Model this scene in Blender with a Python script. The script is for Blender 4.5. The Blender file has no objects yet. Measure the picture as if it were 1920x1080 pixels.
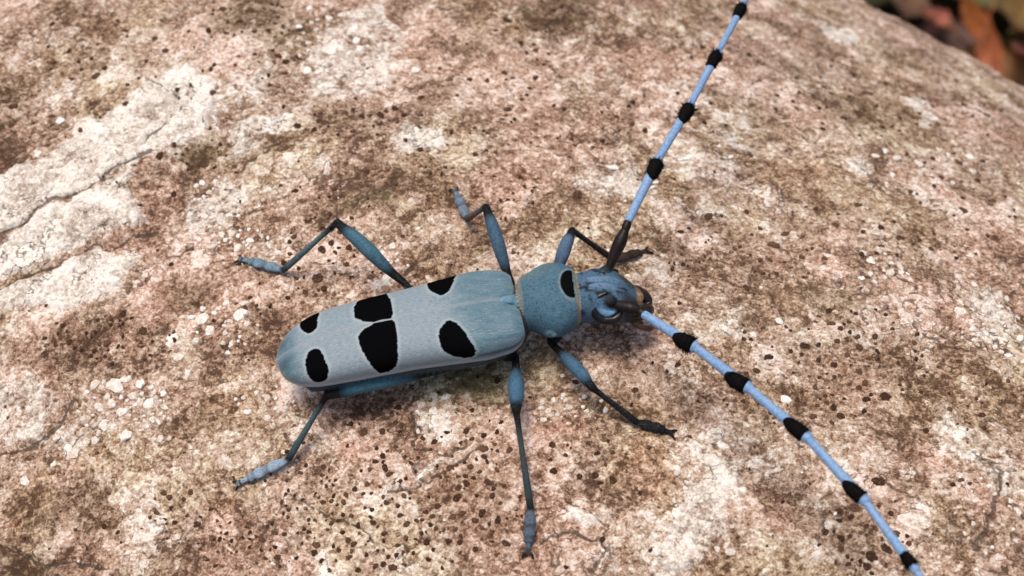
import bpy, math, random
import numpy as np
from mathutils import Vector, Matrix
from mathutils.kdtree import KDTree

# ------------------------------------------------------------------ camera, sky, sun, exposure
MM = 0.001                                   # everything is laid out in millimetres, the scene is in metres
PITCH = math.radians(52.0); DIST = 111.0; LENS = 50.0; FPX = 1920 / 36.0 * LENS
FWD = np.array([0, math.cos(PITCH), -math.sin(PITCH)]); UPV = np.array([0, math.sin(PITCH), math.cos(PITCH)])
RGT = np.array([1.0, 0, 0]); CAM = -DIST * FWD
SC = bpy.context.scene; COL = SC.collection
cam = bpy.data.cameras.new('camera'); cam.lens = LENS; cam.sensor_width = 36.0
cam.clip_start = 0.004; cam.clip_end = 400.0
cam.dof.use_dof = True; cam.dof.focus_distance = 105.5 * MM; cam.dof.aperture_fstop = 52.0
co = bpy.data.objects.new('camera', cam); COL.objects.link(co)
co.location = CAM * MM; co.rotation_euler = (math.radians(90) - PITCH, 0, 0)
SC.camera = co
SUN_EL, SUN_AZ = math.radians(79), math.radians(-75)     # azimuth from +Y (away from the camera) towards +X
world = bpy.data.worlds.new('World'); SC.world = world; world.use_nodes = True
wn = world.node_tree.nodes; wl = world.node_tree.links
sky = wn.new('ShaderNodeTexSky'); sky.sky_type = 'NISHITA'; sky.sun_disc = False
sky.sun_elevation = SUN_EL; sky.sun_rotation = SUN_AZ; sky.air_density = 0.7; sky.dust_density = 5.0; sky.ozone_density = 0.6
wn['Background'].inputs['Strength'].default_value = 0.10
wl.new(sky.outputs[0], wn['Background'].inputs['Color'])
sl = bpy.data.lights.new('sun', 'SUN'); sl.energy = 1.5; sl.angle = math.radians(22); sl.color = (1.0, 0.91, 0.79)
so = bpy.data.objects.new('sun', sl); COL.objects.link(so)
sd = Vector((math.cos(SUN_EL) * math.sin(SUN_AZ), math.cos(SUN_EL) * math.cos(SUN_AZ), math.sin(SUN_EL)))
so.rotation_euler = sd.to_track_quat('Z', 'Y').to_euler(); so.location = sd * 3
SC.view_settings.view_transform = 'Standard'; SC.view_settings.look = 'None'
SC.view_settings.exposure = 0.62; SC.view_settings.gamma = 1.0; SC.view_settings.use_curve_mapping = False
SC.cycles.use_denoising = True; SC.cycles.max_bounces = 4
rng = np.random.default_rng(7); random.seed(7)

# ------------------------------------------------------------------ log geometry: pixel -> place on the log
R = 121.0
AX = np.array([0.7262, -0.6875, 0.0]); AX /= np.linalg.norm(AX)
BX = np.array([0.6875, 0.7262, 0.0]); BX /= np.linalg.norm(BX)
ZU = np.array([0, 0, 1.0])

def ray(px, py):
    d = FPX * FWD + (px - 960) * RGT + (540 - py) * UPV
    return d / np.linalg.norm(d)

def P(px, py, h=0.0):
    """where the line through a pixel meets the log's cylinder grown by h millimetres"""
    d = ray(px, py); c = np.array([0, 0, -R]); o = CAM - c
    dp = d - AX * d.dot(AX); op = o - AX * o.dot(AX)
    a = dp.dot(dp); b = 2 * dp.dot(op); cc = op.dot(op) - (R + h) ** 2
    disc = b * b - 4 * a * cc
    t = (-b - math.sqrt(max(disc, 0))) / (2 * a)
    return CAM + t * d

def to_uv(p):
    p = np.asarray(p, float)
    return np.stack([p @ AX, R * np.arctan2(p @ BX, p[..., 2] + R)], -1)

def UV(px, py): return to_uv(P(px, py))

def from_uv(u, v, h):
    th = v / R
    return (u[..., None] * AX + ((R + h) * np.sin(th))[..., None] * BX + ((R + h) * np.cos(th) - R)[..., None] * ZU)

def project(p):
    q = np.asarray(p) - CAM; z = q @ FWD
    return np.stack([960 + FPX * (q @ RGT) / z, 540 - FPX * (q @ UPV) / z], -1)

# ------------------------------------------------------------------ numpy noise
def _h(ix, iy, s):
    n = (ix.astype(np.int64) * 374761393 + iy.astype(np.int64) * 668265263 + s * 974634777) & 0xffffffff
    n = ((n ^ (n >> 13)) * 1274126177) & 0xffffffff
    return ((n ^ (n >> 16)) & 0xffffff) / float(0xffffff)

def vnoise(x, y, s=0):
    xi = np.floor(x); yi = np.floor(y); fx = x - xi; fy = y - yi
    fx = fx * fx * fx * (fx * (fx * 6 - 15) + 10); fy = fy * fy * fy * (fy * (fy * 6 - 15) + 10)
    a = _h(xi, yi, s); b = _h(xi + 1, yi, s); c = _h(xi, yi + 1, s); d = _h(xi + 1, yi + 1, s)
    return (a + (b - a) * fx) * (1 - fy) + (c + (d - c) * fx) * fy

def fbm(x, y, s=0, o=4, g=0.5):
    t = 0; w = 1; tot = 0
    for k in range(o):
        cx = math.cos(0.7 * k); sx = math.sin(0.7 * k)
        t = t + w * (vnoise(cx * x - sx * y + 17.3 * k, sx * x + cx * y - 9.1 * k, s + k) - 0.5); tot += w
        w *= g; x = x * 2.03; y = y * 2.03
    return t / tot * 2

def cell_edge(x, y, s=0):
    """distance between the two nearest jittered cell centres: 0 on the cell borders"""
    xi = np.floor(x); yi = np.floor(y); d1 = np.full(x.shape, 9.0); d2 = np.full(x.shape, 9.0)
    for i in (-1, 0, 1):
        for j in (-1, 0, 1):
            gx = xi + i; gy = yi + j
            dd = np.hypot(gx + 0.1 + .8 * _h(gx, gy, s) - x, gy + 0.1 + .8 * _h(gx, gy, s + 5) - y)
            d2 = np.minimum(np.maximum(d1, dd), d2); d1 = np.minimum(d1, dd)
    return d2 - d1, d1

def sstep(a, b, x):
    t = np.clip((x - a) / (b - a), 0, 1); return t * t * (3 - 2 * t)

def poly_sdf(x, y, poly):
    poly = np.asarray(poly); n = len(poly); d = np.full(x.shape, 1e9); inside = np.zeros(x.shape, bool)
    for i in range(n):
        ax, ay = poly[i]; bx, by = poly[(i + 1) % n]; ex = bx - ax; ey = by - ay
        t = np.clip(((x - ax) * ex + (y - ay) * ey) / (ex * ex + ey * ey + 1e-12), 0, 1)
        d = np.minimum(d, (x - ax - t * ex) ** 2 + (y - ay - t * ey) ** 2)
        c = ((ay > y) != (by > y)) & (x < (bx - ax) * (y - ay) / (by - ay + 1e-12) + ax)
        inside ^= c
    d = np.sqrt(d); return np.where(inside, -d, d)

def line_dist(x, y, pts):
    d = np.full(x.shape, 1e9)
    for i in range(len(pts) - 1):
        ax, ay = pts[i]; ex = pts[i + 1][0] - ax; ey = pts[i + 1][1] - ay
        t = np.clip(((x - ax) * ex + (y - ay) * ey) / (ex * ex + ey * ey + 1e-12), 0, 1)
        d = np.minimum(d, (x - ax - t * ex) ** 2 + (y - ay - t * ey) ** 2)
    return np.sqrt(d)

# ------------------------------------------------------------------ object helpers
def mesh(name, verts, faces, mat=None, attrs=None, smooth=True, scale=MM):
    me = bpy.data.meshes.new(name)
    me.from_pydata((np.asarray(verts) * scale).tolist(), [], faces if isinstance(faces, list) else faces.tolist())
    if smooth: me.polygons.foreach_set('use_smooth', np.ones(len(me.polygons), bool))
    for k, v in (attrs or {}).items(): add_attr(me, k, v)
    if mat: me.materials.append(mat)
    me.update(); return me

def add_attr(me, k, v):
    v = np.asarray(v, np.float32)
    if v.ndim == 1:
        a = me.attributes.new(k, 'FLOAT', 'POINT'); a.data.foreach_set('value', v)
    else:
        a = me.attributes.new(k, 'FLOAT_VECTOR', 'POINT'); a.data.foreach_set('vector', v[:, :3].ravel())

def big_mesh(name, verts, quads, mat, attrs):
    """fast path for dense grids"""
    me = bpy.data.meshes.new(name); nv = len(verts); nq = len(quads)
    me.vertices.add(nv); me.vertices.foreach_set('co', (verts * MM).astype(np.float32).ravel())
    me.loops.add(nq * 4); me.loops.foreach_set('vertex_index', quads.astype(np.int32).ravel())
    me.polygons.add(nq); me.polygons.foreach_set('loop_start', np.arange(0, nq * 4, 4, dtype=np.int32))
    me.polygons.foreach_set('use_smooth', np.ones(nq, bool))
    me.update(calc_edges=True)
    for k, v in attrs.items(): add_attr(me, k, v)
    me.materials.append(mat); return me

def obj(name, data, parent=None, **props):
    o = bpy.data.objects.new(name, data); COL.objects.link(o); o.parent = parent
    for k, v in props.items(): o[k] = v
    return o

def frame_on_log(u, v, h):
    th = v / R
    n = math.sin(th) * BX + math.cos(th) * ZU; t = math.cos(th) * BX - math.sin(th) * ZU
    p = u * AX + (R + h) * n - R * ZU
    return p, Matrix(((AX[0], t[0], n[0]), (AX[1], t[1], n[1]), (AX[2], t[2], n[2])))

# ------------------------------------------------------------------ materials
class NT:
    def __init__(s, name):
        s.m = bpy.data.materials.new(name); s.m.use_nodes = True; s.n = s.m.node_tree.nodes; s.l = s.m.node_tree.links
        s.b = s.n['Principled BSDF']
        tc = s.n.new('ShaderNodeTexCoord'); mp = s.n.new('ShaderNodeMapping'); mp.inputs['Scale'].default_value = (1000, 1000, 1000)
        s.l.new(tc.outputs['Object'], mp.inputs[0]); s.co = mp.outputs[0]
    def set(s, sock, v):
        if hasattr(v, 'is_output'): s.l.new(v, sock)
        elif isinstance(v, (tuple, list)) and len(v) == 3 and sock.type == 'RGBA': sock.default_value = (*v, 1)
        else: sock.default_value = v
    def noise(s, scale, detail=4, rough=0.55, dist=0.0, co=None):
        t = s.n.new('ShaderNodeTexNoise'); s.set(t.inputs['Vector'], co or s.co)
        t.inputs['Scale'].default_value = scale; t.inputs['Detail'].default_value = detail
        t.inputs['Roughness'].default_value = rough; t.inputs['Distortion'].default_value = dist
        return t.outputs['Fac']
    def voro(s, scale, feature='F1', out='Distance', co=None, rnd=1.0):
        t = s.n.new('ShaderNodeTexVoronoi'); t.feature = feature; s.set(t.inputs['Vector'], co or s.co)
        t.inputs['Scale'].default_value = scale; t.inputs['Randomness'].default_value = rnd
        return t.outputs[out]
    def attr(s, name, out='Fac'):
        t = s.n.new('ShaderNodeAttribute'); t.attribute_name = name; return t.outputs[out]
    def ramp(s, x, a, b, lo=0.0, hi=1.0, smooth=True):
        t = s.n.new('ShaderNodeMapRange'); t.interpolation_type = 'SMOOTHSTEP' if smooth else 'LINEAR'
        s.set(t.inputs[0], x)
        for i, v in enumerate((a, b, lo, hi)): t.inputs[i + 1].default_value = v
        return t.outputs[0]
    def math(s, op, a, b=0.0):
        t = s.n.new('ShaderNodeMath'); t.operation = op; s.set(t.inputs[0], a); s.set(t.inputs[1], b); return t.outputs[0]
    def mix(s, f, a, b, blend='MIX'):
        t = s.n.new('ShaderNodeMix'); t.data_type = 'RGBA'; t.blend_type = blend
        s.set(t.inputs[0], f); s.set(t.inputs[6], a); s.set(t.inputs[7], b); return t.outputs[2]
    def warp(s, amount, scale):
        t = s.n.new('ShaderNodeTexNoise'); s.l.new(s.co, t.inputs['Vector']); t.inputs['Scale'].default_value = scale
        v = s.n.new('ShaderNodeVectorMath'); v.operation = 'MULTIPLY_ADD'; s.l.new(t.outputs['Color'], v.inputs[0])
        v.inputs[1].default_value = (amount,) * 3; s.l.new(s.co, v.inputs[2]); return v.outputs[0]
    def bump(s, h, dist, strength=1.0, prev=None):
        t = s.n.new('ShaderNodeBump'); s.set(t.inputs['Height'], h); t.inputs['Distance'].default_value = dist * MM
        t.inputs['Strength'].default_value = strength
        if prev: s.l.new(prev, t.inputs['Normal'])
        return t.outputs[0]
    def done(s, color, rough, normal=None, **kw):
        s.set(s.b.inputs['Base Color'], color); s.set(s.b.inputs['Roughness'], rough)
        if normal: s.l.new(normal, s.b.inputs['Normal'])
        for k, v in kw.items(): s.set(s.b.inputs[k.replace('_', ' ')], v)
        return s.m

def bark_material():
    k = NT('bark')
    pale, olive, red, crack, green, mott, hue, lva, lvb, lvc, gap = (k.attr(a) for a in ('pale', 'olive', 'red', 'crack', 'green', 'mott', 'hue', 'lva', 'lvb', 'lvc', 'gap'))
    w = k.warp(1.6, 0.5)
    fin = k.noise(2.3, 5, 0.74, .3); grit = k.noise(6.5, 2, 0.7)
    fc = k.math('SUBTRACT', fin, .5); gc = k.math('SUBTRACT', grit, .5)
    fs = k.math('SUBTRACT', k.ramp(fin, .39, .61), .5); gs = k.math('SUBTRACT', k.ramp(grit, .36, .64), .5)
    ma = lambda x, f, y: k.math('ADD', k.math('MULTIPLY', x, f), y)
    c1 = k.voro(1.7, 'F1', 'Color', co=w); c2 = k.voro(4.2, 'F1', 'Color')
    sx = lambda col: k.math('SUBTRACT', col, .5)
    sep = k.n.new('ShaderNodeSeparateColor'); k.l.new(c1, sep.inputs[0]); sep2 = k.n.new('ShaderNodeSeparateColor'); k.l.new(c2, sep2.inputs[0])
    cell = ma(sx(sep.outputs[0]), .22, k.math('MULTIPLY', sx(sep2.outputs[0]), .40))
    ja = ma(fc, .22, lva); jb = ma(fc, .26, lvb); jc = ma(fc, .22, lvc)
    lay = ma(k.ramp(ja, -.02, .03), .17, ma(k.ramp(jb, -.02, .03), .19, k.math('MULTIPLY', k.ramp(jc, -.02, .03), -.14)))
    tone = k.math('ADD', k.math('ADD', lay, cell), ma(gs, .27, ma(fs, .32, ma(mott, .25, ma(olive, -.26, ma(pale, .24, .42))))))
    cr = k.n.new('ShaderNodeValToRGB'); k.l.new(tone, cr.inputs[0]); e = cr.color_ramp.elements
    stops = [(0.0, (.085, .045, .026)), (.22, (.225, .136, .088)), (.42, (.385, .262, .182)), (.60, (.53, .402, .305)), (.80, (.68, .580, .485)), (1.0, (.86, .80, .725))]
    e[0].position = 0; e[0].color = (*stops[0][1], 1); e[1].position = 1; e[1].color = (*stops[-1][1], 1)
    for p, q in stops[1:-1]: x = e.new(p); x.color = (*q, 1)
    c = cr.outputs[0]
    c = k.mix(k.ramp(hue, .05, .5, 0, .30), c, k.mix(1.0, c, (.95, .98, .68), 'MULTIPLY'))       # yellowish algae
    c = k.mix(k.ramp(hue, -.05, -.5, 0, .45), c, k.mix(1.0, c, (1.05, .86, .85), 'MULTIPLY'))     # pinkish cork
    c = k.mix(k.math('MULTIPLY', red, 0.45), c, k.mix(1.0, c, (1.12, .62, .52), 'MULTIPLY'))
    c = k.mix(k.math('MULTIPLY', olive, .75), c, k.mix(1.0, c, (.55, .56, .46), 'MULTIPLY'))
    pm = k.ramp(ma(fc, 1.3, ma(mott, .35, k.math('MULTIPLY', pale, 1.0))), .22, .72)
    pc = k.mix(k.ramp(tone, .15, .95, smooth=False), (0.34, 0.265, 0.20), (0.92, 0.87, 0.795))
    c = k.mix(k.math('MULTIPLY', pm, .88), c, pc)
    c = k.mix(k.math('MULTIPLY', green, .75), c, k.mix(k.ramp(tone, .3, .8), (0.20, 0.18, 0.075), (0.52, 0.49, 0.29)))
    ed = k.voro(1.0, 'DISTANCE_TO_EDGE', co=w)
    c = k.mix(k.math('MULTIPLY', k.ramp(ed, .01, .05, 1, 0), k.ramp(k.noise(0.3, 3), .48, .66, 0, .5)), c, (0.13, 0.075, 0.045))
    sp = k.ramp(k.voro(1.35, 'F1', co=w), .07, .17, 1, 0)
    c = k.mix(k.math('MULTIPLY', sp, k.ramp(mott, .1, -.5, .05, .8)), c, (0.060, 0.030, 0.018))
    c = k.mix(k.math('MULTIPLY', crack, .85), c, (0.060, 0.035, 0.022))
    def line(lv, wd, jit, gsc, g0):
        x = k.math('ABSOLUTE', ma(fc, jit, lv)); return k.math('MULTIPLY', k.ramp(x, wd * .35, wd, 1, 0), k.ramp(k.noise(gsc, 3), g0, g0 + .12, 0, .8))
    c = k.mix(line(lva, .030, .10, .16, .50), c, (0.085, 0.048, 0.030)); c = k.mix(line(lvb, .036, .10, .21, .48), c, (0.085, 0.048, 0.030)); c = k.mix(line(lvc, .026, .10, .18, .52), c, (0.085, 0.048, 0.030))
    c = k.mix(k.ramp(ma(fc, .25, gap), .0, .07, .80, 0), c, (0.060, 0.040, 0.028))
    hgt = ma(gc, .14, k.math('MULTIPLY', fc, .36))
    n = k.bump(hgt, 1.0, .75)
    return k.done(c, .78, n, Specular_IOR_Level=.3)

def simple(name, a, b, scale, rough=.7, bump=.05, spec=.4, vary=0.0, **kw):
    k = NT(name); f = k.noise(scale, 4, .6, .2)
    oi = k.n.new('ShaderNodeObjectInfo'); ff = k.math('ADD', k.ramp(f, .35, .65), k.math('MULTIPLY', k.math('SUBTRACT', oi.outputs['Random'], .5), vary))
    return k.done(k.mix(ff, a, b), rough, k.bump(f, bump, .8), Specular_IOR_Level=spec, **kw)

M_BARK = bark_material()
M_DOT = simple('dark_lichen', (0.040, 0.020, 0.012), (0.13, 0.072, 0.046), 1.6, .9, .15, .1, .9)
M_WART = simple('white_lichen', (0.62, 0.53, 0.44), (0.92, 0.90, 0.86), 1.3, .85, .25, .2, .9)

# ------------------------------------------------------------------ the log: masks and relief laid out in (u, v) millimetres on its surface
def ell(cx, cy, rx, ry, a=0, n=14):
    a = math.radians(a)
    return [(cx + rx * math.cos(t) * math.cos(a) + ry * math.sin(t) * math.sin(a),
             cy - rx * math.cos(t) * math.sin(a) + ry * math.sin(t) * math.cos(a)) for t in np.linspace(0, 2 * math.pi, n, endpoint=False)]

PATCH = [  # pale crust patches told apart in the photograph: outline, thickness, whiteness
    ([(-30, 452), (-30, 340), (60, 300), (130, 268), (205, 208), (285, 150), (370, 118), (425, 180), (405, 230), (365, 272), (328, 278), (272, 300), (240, 322), (180, 362), (115, 385), (50, 425)], .42, .95),
    ([(-30, 458), (52, 420), (106, 386), (168, 364), (215, 330), (262, 312), (270, 395), (290, 432), (252, 448), (190, 452), (120, 482), (60, 510), (-30, 540)], .40, 1.0),
    ([(-30, 560), (60, 518), (115, 494), (188, 461), (245, 474), (268, 490), (240, 540), (200, 572), (150, 588), (100, 592), (50, 582), (-30, 606)], .40, .95),
    ([(-30, 720), (45, 690), (100, 700), (130, 740), (105, 795), (70, 828), (-30, 850)], .30, .6),
    ([(566, 120), (590, 70), (640, 22), (720, 12), (775, 55), (742, 150), (705, 190), (640, 196), (590, 182)], .25, .62),
    ([(728, 262), (770, 238), (825, 250), (838, 276), (800, 300), (745, 292)], .25, .9),
    ([(425, 300), (432, 250), (480, 225), (550, 215), (555, 245), (500, 285), (455, 308)], .25, .75),
    ([(1420, 848), (1400, 925), (1345, 1000), (1300, 1062), (1215, 1082), (1222, 1015), (1268, 935), (1318, 868)], .35, .72),
    ([(780, 772), (830, 765), (862, 795), (855, 850), (800, 838), (775, 805)], .25, .75),
    ([(775, 870), (835, 850), (842, 872), (772, 905)], .2, .7),
    ([(684, 545), (700, 520), (740, 488), (758, 500), (735, 535), (705, 556)], .25, .9),
    ([(1040, 960), (1066, 945), (1110, 955), (1130, 975), (1100, 995), (1055, 985)], .25, .92),
    ([(1535, 48), (1600, 55), (1624, 80), (1600, 90), (1555, 74)], .3, 1.0),
    ([(1690, 178), (1720, 170), (1755, 205), (1752, 240), (1722, 235)], .25, .75),
    ([(1575, 290), (1610, 285), (1655, 318), (1640, 332), (1600, 325)], .25, .7),
    ([(1355, 250), (1385, 245), (1405, 280), (1380, 290)], .25, .95),
    ([(1115, 330), (1190, 290), (1235, 340), (1180, 385), (1120, 370)], .2, .6),
    ([(1790, 600), (1800, 550), (1850, 530), (1910, 560), (1915, 640), (1860, 660), (1820, 650)], .25, .62),
    ([(1700, 740), (1790, 760), (1900, 850), (1930, 940), (1850, 930), (1770, 850)], .25, .55),
    ([(1235, 600), (1320, 570), (1420, 600), (1415, 640), (1330, 650), (1262, 625)], .2, .42),
    ([(350, 350), (440, 325), (470, 370), (420, 440), (370, 450), (345, 410)], .2, .6),
]
SOFT = {  # softer stains and dark patches, one a painted shadow: outline, strength, blend width in mm
    'pale': [(ell(440, 200, 130, 60, 25), .35, 3), (ell(650, 130, 130, 80), .35, 3), (ell(1330, 230, 110, 130, 55), .38, 4), (ell(1160, 330, 90, 50, 15), .35, 3),
             (ell(1330, 940, 110, 200, -35), .25, 4), (ell(1820, 860, 120, 100, -35), .25, 4), (ell(200, 780, 120, 60, 25), .3, 3), (ell(520, 470, 60, 40), .2, 2),
             (ell(1720, 320, 160, 50, -30), .25, 3), (ell(1420, 120, 100, 60, -30), .15, 3), (ell(900, 230, 90, 60, 10), .2, 3), (ell(130, 130, 120, 50, 25), .3, 3),
             (ell(560, 340, 80, 30, 20), .25, 2), (ell(760, 480, 60, 30, 40), .3, 2)],
    'olive': [(ell(375, 285, 48, 30, 25), .9, 1.2), (ell(345, 560, 50, 36), .9, 1.5), (ell(170, 640, 130, 45, 15), .6, 3), (ell(460, 35, 75, 40, 10), .85, 2),
              (ell(1050, 25, 65, 40), .85, 2), (ell(60, 1065, 110, 45, 5), .75, 2.5), (ell(525, 650, 40, 55), .6, 2), (ell(130, 950, 90, 40, 25), .45, 2), (ell(20, 220, 40, 60), .5, 2),  # the patch by the wing-case tips is the beetle's shadow, painted in
              (ell(880, 940, 90, 120, 10), .30, 3), (ell(640, 230, 90, 26, 10), .35, 2), (ell(1590, 210, 80, 32, -25), .6, 2), (ell(1610, 640, 110, 120), .25, 3), (ell(1600, 990, 70, 60), .45, 2),
              (ell(700, 345, 50, 30, 20), .5, 1.5), (ell(930, 260, 40, 30), .35, 2), (ell(1140, 770, 60, 30, -20), .3, 2), (ell(540, 60, 60, 30, 20), .5, 2),
              (ell(10, 320, 40, 60), .55, 2), (ell(1480, 1000, 50, 90, 20), .25, 3), (ell(1300, 760, 60, 40, 10), .25, 2), (ell(690, 755, 60, 10, 15), .3, 1)],
    'red': [(ell(645, 840, 26, 26), .55, 1), (ell(950, 350, 60, 50), .5, 2), (ell(1735, 865, 50, 26, -20), .5, 1.5), (ell(1220, 880, 50, 60), .45, 2), (ell(1040, 800, 70, 40), .35, 2),
            (ell(25, 985, 20, 20), .6, 1), (ell(1600, 720, 50, 30), .4, 2), (ell(600, 755, 50, 16), .45, 1), (ell(440, 740, 60, 40), .3, 2), (ell(420, 960, 50, 25, 10), .4, 1.5), (ell(1255, 640, 30, 10, -30), .6, .8),
            (ell(300, 560, 40, 40), .3, 2), (ell(150, 330, 40, 26), .3, 1.5), (ell(1500, 330, 60, 40), .3, 2), (ell(1520, 480, 90, 30), .25, 2), (ell(100, 880, 100, 30, 15), .3, 2)],
    'green': [(ell(865, 715, 95, 40, 12), 1.0, 1.2), (ell(940, 690, 45, 65), .8, 1.2), (ell(1020, 690, 35, 40), .6, 1.5), (ell(420, 520, 40, 30), .1, 2), (ell(690, 385, 60, 26, 20), .3, 2),
              (ell(1480, 560, 120, 60), .2, 3), (ell(1660, 130, 80, 40, -30), .25, 3)],
}
CRACK = [([(-20, 445), (50, 420), (100, 384), (160, 366), (205, 328), (262, 298), (300, 285)], .14), ([(-20, 552), (60, 516), (105, 497), (185, 460), (218, 468), (262, 450), (290, 440)], .11),
         ([(757, 330), (738, 347), (712, 362), (690, 374), (668, 400)], .10), ([(810, 488), (785, 500), (757, 517)], .10), ([(905, 828), (868, 860), (840, 880), (788, 904), (758, 915), (730, 918)], .10),
         ([(135, 752), (112, 792), (72, 834), (30, 845), (-20, 858)], .15), ([(1872, 890), (1852, 965), (1834, 1022)], .12), ([(1556, 958), (1546, 1020)], .10), ([(1060, 935), (1110, 955), (1136, 985), (1120, 1020)], .08),
         ([(1010, 1020), (1060, 1004), (1120, 1006), (1122, 1030), (1100, 1060)], .10), ([(560, 250), (505, 285), (470, 305), (455, 325)], .10), ([(270, 150), (330, 175), (345, 210), (310, 235), (280, 270)], .07),
         ([(1640, 890), (1700, 930), (1745, 955)], .07), ([(560, 930), (640, 965), (700, 1000), (705, 1040)], .08), ([(775, 745), (770, 800), (778, 842), (840, 858), (862, 842), (868, 800)], .09), ([(300, 490), (330, 480), (372, 470)], .08),
         ([(1700, 605), (1760, 640), (1830, 670), (1900, 720)], .07), ([(0, 1035), (90, 1050), (180, 1055), (215, 1065)], .14), ([(790, 20), (840, 18), (900, 12)], .08), ([(420, 400), (445, 385), (430, 360)], .08)]

def spaced(lo, hi, fine, outlo, outhi):
    core = np.arange(lo, hi, fine); a = [lo]; st = fine
    while a[-1] > outlo: st *= 1.18; a.append(a[-1] - st)
    b = [core[-1]]; st = fine
    while b[-1] < outhi: st *= 1.18; b.append(b[-1] + st)
    a[-1] = outlo; b[-1] = outhi
    return np.concatenate([a[:0:-1], core, b[1:]])

def surface_fields(u, v, full=True):
    """relief (mm) and stain and painted-shadow masks at points of the log"""
    wu = u + 1.1 * fbm(u * .30, v * .30, 11, 4) + .35 * fbm(u * 1.6, v * 1.6, 12, 3)
    wv = v + 1.1 * fbm(u * .30 + 40, v * .30, 13, 4) + .35 * fbm(u * 1.6 + 40, v * 1.6, 14, 3)
    F = {k: np.zeros(u.shape) for k in ('pale', 'olive', 'red', 'crack', 'green', 'mott', 'hue', 'lva', 'lvb', 'lvc', 'gap')}
    F['gap'] += 9.0
    lift = np.zeros(u.shape)
    def box(poly, m):
        return (u > poly[:, 0].min() - m) & (u < poly[:, 0].max() + m) & (v > poly[:, 1].min() - m) & (v < poly[:, 1].max() + m)
    for pts, th, wt in PATCH:
        q = np.array([UV(*p) for p in pts]); b = box(q, 4)
        s = poly_sdf(wu[b], wv[b], q)
        F['pale'][b] = np.maximum(F['pale'][b], wt * sstep(.25, -.9, s)); lift[b] = np.maximum(lift[b], .45 * th * sstep(.15, -.7, s))
    for key, lst in SOFT.items():
        for pts, wt, bl in lst:
            q = np.array([UV(*p) for p in pts]); b = box(q, bl + 3)
            s = poly_sdf(wu[b], wv[b], q)
            F[key][b] = np.maximum(F[key][b], wt * sstep(bl * .6, -bl * .7, s))
    big = fbm(u * .035, v * .05, 21, 3)
    ridge = fbm(u * .16 + .25 * v * .1, v * .11, 22, 4, .55)
    small = fbm(u * .62, v * .62, 23, 4, .6)
    fine = fbm(u * 2.2, v * 2.2, 24, 2, .6)
    e, d1 = cell_edge(wu * .34, wv * .22, 31)                     # plates the bark has split into
    er = sstep(.10, 0.0, e) * sstep(.1, .4, fbm(u * .06, v * .06, 33, 2) + .25)
    h = .9 * big + .42 * ridge + .17 * small + .055 * fine + lift - .16 * er
    h -= .14 * F['olive'] * (.5 + small)
    g = sstep(0, 14, .73 * u + .69 * v + 2.5 * fbm(u * .08, v * .08, 60, 2))
    m = (1 - g) * fbm(wu * .42, wv * .15, 61, 4, .6) + g * fbm(wu * .15, wv * .40, 62, 4, .6)
    n1 = (1 - g) * fbm(wu * .36, wv * .17, 161, 5, .6) + g * fbm(wu * .17, wv * .34, 162, 5, .6)
    n2 = fbm(wu * .27, wv * .27, 163, 5, .62); n3 = fbm(wu * .85, wv * .70, 164, 4, .6); n4 = fbm(wu * 1.0, wv * 1.1, 165, 4, .6); n5 = fbm(wu * .5, wv * .42, 166, 5, .62)
    l1 = sstep(.07, .13, n1); l2 = sstep(.13, .20, n2); l3 = sstep(.14, .22, n3); l4 = sstep(.15, .23, n4); l5 = sstep(.16, .21, n5)
    F['mott'] = .55 * m + .35 * fbm(wu * .75, wv * .75, 63, 4, .65) + .35 * fbm(u * .06, v * .06, 65, 2) - .25 * l2 + .42 * l3 - .42 * l4 - .05
    F['lva'] = n1 - .07; F['lvb'] = n5 - .16; F['lvc'] = n2 - .13
    F['hue'] = 1.3 * fbm(wu * .13, wv * .13, 64, 3, .55) + .3 * (l2 - l1)
    h += .05 * m + .07 * l1 - .06 * l2 + .05 * l3 - .05 * l4 + .06 * l5
    lines = np.zeros(u.shape)
    for nn_, th_, wl_, sd_ in ((n1, .07, .05, 171), (n5, .16, .05, 172), (n2, .0, .03, 173)):
        gate = sstep(.02, .22, fbm(u * .22, v * .22, sd_, 3, .6))
        ln_ = np.exp(-((nn_ - th_) / wl_) ** 2) * gate; lines = np.maximum(lines, ln_)
    h -= .07 * lines
    F['crack'] = np.maximum(.0 * lines, .40 * er * sstep(.0, .5, fbm(u * .5, v * .5, 35, 2) + .35))
    # cells of the yellow-green crust
    eg, _ = cell_edge(wu * .75, wv * .75, 41)
    F['crack'] = np.maximum(F['crack'], .7 * F['green'] * sstep(.16, .04, eg)); h -= .12 * F['green'] * sstep(.2, .02, eg)
    for pts, wd in CRACK:
        q = np.array([UV(*p) for p in pts]); b = box(q, 3)
        cu = u[b] + .7 * (wu[b] - u[b]); cv = v[b] + .7 * (wv[b] - v[b])
        s = line_dist(cu, cv, q); w2 = (.10 + .72 * wd) * (.6 + .6 * vnoise(u[b] * .8, v[b] * .8, 51))
        F['gap'][b] = np.minimum(F['gap'][b], s - .80 * wd * (.5 + 1.0 * vnoise(u[b] * .9, v[b] * .9, 51))); h[b] -= (.14 + .7 * wd) * sstep(w2 * 2.4, w2 * .3, s)
        h[b] += .10 * sstep(w2 * 6, w2 * 2, s)
    return h, F

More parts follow.
